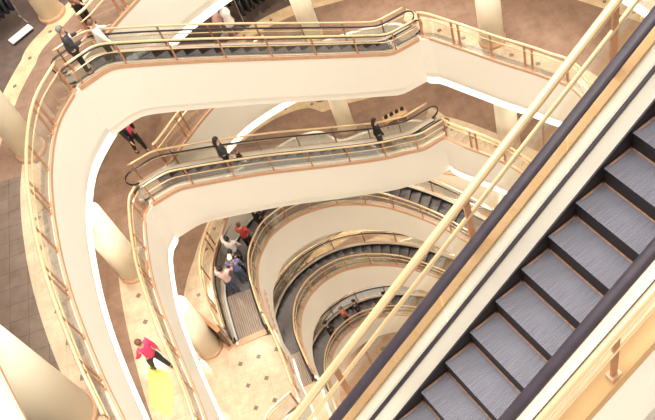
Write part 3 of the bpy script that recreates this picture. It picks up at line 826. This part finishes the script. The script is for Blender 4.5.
# pink garments on low stands beside the black racks
for i, (x, y, c_) in enumerate(((-.85, 23.6, 'palepink'), (-.5, 23.2, 'white'))):
    root = empty('dress_form', (x, y, ZF[2])); tag(root, ('dress form in pale pink left of the black garment racks', 'dress form in white left of the black garment racks, by the stone border')[i], 'dress form')
    bm = bmesh.new(); lathe(bm, [(.16, 0), (.16, .03), (.02, .05), (.02, .75)], (x, y, ZF[2]), 16); link('stand', bm, M['steel'], root)
    bm = bmesh.new(); lathe(bm, [(.17, .72), (.19, .85), (.13, 1.08), (.18, 1.28), (.16, 1.38), (.06, 1.45), (.05, 1.5)], (x, y, ZF[2]), 16); link('torso', bm, M[c_], root, True)

# garland of rosettes on the side of the landing
gp = Path([(-3.30, 17.0), (-3.36, 16.2), (-3.40, 15.1), (-3.33, 14.2), (-3.29, 13.4)])
root = empty('garland', tuple(gp.pt(gp.L/2)[:2])+(ZF[3]-.75,)); tag(root, 'string of small copper rosettes along the cream side of the dotted tile landing', 'garland')
bm = bmesh.new(); tube(bm, [gp.pt(gp.L*i/40, -.03, ZF[3]-.72-.03*math.cos(i*PI/2)) for i in range(41)], .014, 6); link('cord', bm, M['copper'], root)
for i in range(13):
    p = gp.pt(gp.L*(i+.5)/13, -.035, ZF[3]-.76)
    bm = bmesh.new()
    for q in range(5):
        a = 2*PI*q/5; bmesh.ops.create_icosphere(bm, subdivisions=1, radius=.045, matrix=Matrix.Translation((p.x, p.y+.05*math.cos(a), p.z+.05*math.sin(a))) @ Matrix.Diagonal((.5, 1, 1, 1)))
    bmesh.ops.create_icosphere(bm, subdivisions=1, radius=.03, matrix=Matrix.Translation((p.x+.02, p.y, p.z)))
    link('rosette', bm, M['copper_trim'], root, True)

# white display plinth on the carpet at top left
root = empty('display_plinth', (-6.0, 20.95, ZF[1])); tag(root, 'low white display plinth on the carpet below the navy jackets, top left', 'plinth')
R = Matrix.Rotation(.45, 3, 'Z')
bm = bmesh.new(); box(bm, (-6.0, 20.95, ZF[1]+.05), (.66, .22, .09), R); link('base', bm, M['charcoal'], root)
bm = bmesh.new(); box(bm, (-6.0, 20.95, ZF[1]+.11), (.74, .28, .03), R); link('plinth_top', bm, M['white'], root)

# low wooden bench with small dark bags behind the second escalator
tx, ty, tz = 3.82, 21.2, ZF[3]
root = empty('display_bench', (tx, ty, tz), .1); tag(root, 'low wooden display bench holding dark handbags, behind the second escalator', 'bench')
bm = bmesh.new(); box(bm, (0, 0, .36), (.95, .36, .05)); link('bench_top', bm, M['wood'], root, loc=(0, 0, 0))
for sx in (-1, 1):
    for sy in (-1, 1):
        bm = bmesh.new(); box(bm, (sx*.42, sy*.14, .17), (.06, .06, .34)); link('leg', bm, M['wood'], root, loc=(0, 0, 0))
for i in range(4):
    b = empty('handbag', (tx-.34+.23*i, ty+.02+.02*i, tz+.386), .1)
    tag(b, 'small dark handbag standing on the low wooden display bench', 'handbag', 'handbags on the display bench')
    bm = bmesh.new(); lathe(bm, [(.07, 0), (.085, .06), (.07, .14), (.03, .16)], (0, 0, 0), 12)
    bmesh.ops.scale(bm, verts=bm.verts, vec=(1, .7, 1)); link('bag_body', bm, M['black'], b, True, loc=(0, 0, 0))
    bm = bmesh.new(); tube(bm, [(.05*math.cos(a), 0, .15+.07*math.sin(a)) for a in [PI*q/8 for q in range(9)]], .008, 6); link('bag_handle', bm, M['brownc'], b, True, loc=(0, 0, 0))

# ------------------------------------------------------------------ light
w = bpy.data.worlds.new('world'); scn.world = w; w.use_nodes = True
w.node_tree.nodes['Background'].inputs[0].default_value = (1.0, .90, .77, 1)
w.node_tree.nodes['Background'].inputs[1].default_value = .7

def area(loc, size, power, color=(1, .88, .72), rot=(0, 0, 0), shape='DISK', spread=None):
    l = bpy.data.lights.new('area_light', 'AREA'); l.shape = shape; l.size = size; l.energy = power; l.color = color
    if spread: l.spread = spread
    o = bpy.data.objects.new('area_light', l); C.objects.link(o); o.location = loc; o.rotation_euler = rot; return o
# rows of ceiling lights over each ring
for k in (1, 2, 3, 4, 5, 6):
    zc = ZF[k-1]-(FD if k > 1 else FD0)-.03
    rr = SR; n = 480
    for a_deg in (20, 45, 65, 90, 115, 140, 160, 180, 205, 230):
        i = int(a_deg/360*n) % n
        x, y = xyR(i, max(rr[i], radial(DV[k-1])[i])+1.0)
        area((x, y, zc), .22, {1: 42, 2: 62, 3: 58, 4: 120, 5: 120, 6: 170}[k])
# unseen fill lamps added high up, tilted in to brighten the slab edges
for a_deg in range(0, 360, 45):
    a = math.radians(a_deg+10); p = Vector((1+11*math.cos(a), 13+11*math.sin(a), 47))
    d = (Vector((1, 14, 20))-p).normalized()
    o = area(p, 3.5, 500, (1, .95, .87)); o.rotation_euler = d.to_track_quat('-Z', 'Y').to_euler()
# daylight from the dome high above the atrium
area((1.0, 13.0, 62), 16, 15500, (1, .97, .92))

# ------------------------------------------------------------------ camera
cam = bpy.data.cameras.new('camera'); co = bpy.data.objects.new('camera', cam); C.objects.link(co); scn.camera = co
cam.sensor_fit = 'HORIZONTAL'; cam.sensor_width = 36; cam.lens = 850/655*36; cam.clip_start = .1; cam.clip_end = 200
nx, ny, f = 580-327.5, 785-210, 850.0
Dn = Vector((nx, ny, f)).normalized()             # straight down, in (right, down, forward)
Fw = (Vector((0, 0, 1))-Dn*Dn.z).normalized()     # world +Y
Xr = Fw.cross(-Dn)                                # world +X
right = Vector((Xr.x, Fw.x, -Dn.x)); down = Vector((Xr.y, Fw.y, -Dn.y)); fwd = Vector((Xr.z, Fw.z, -Dn.z))
Rm = Matrix((right, -down, -fwd)).transposed()
co.matrix_world = Matrix.Translation((0, 0, CAMZ)) @ Rm.to_4x4()

scn.view_settings.view_transform = 'Standard'
scn.view_settings.look = 'None'
scn.view_settings.exposure = 0.0
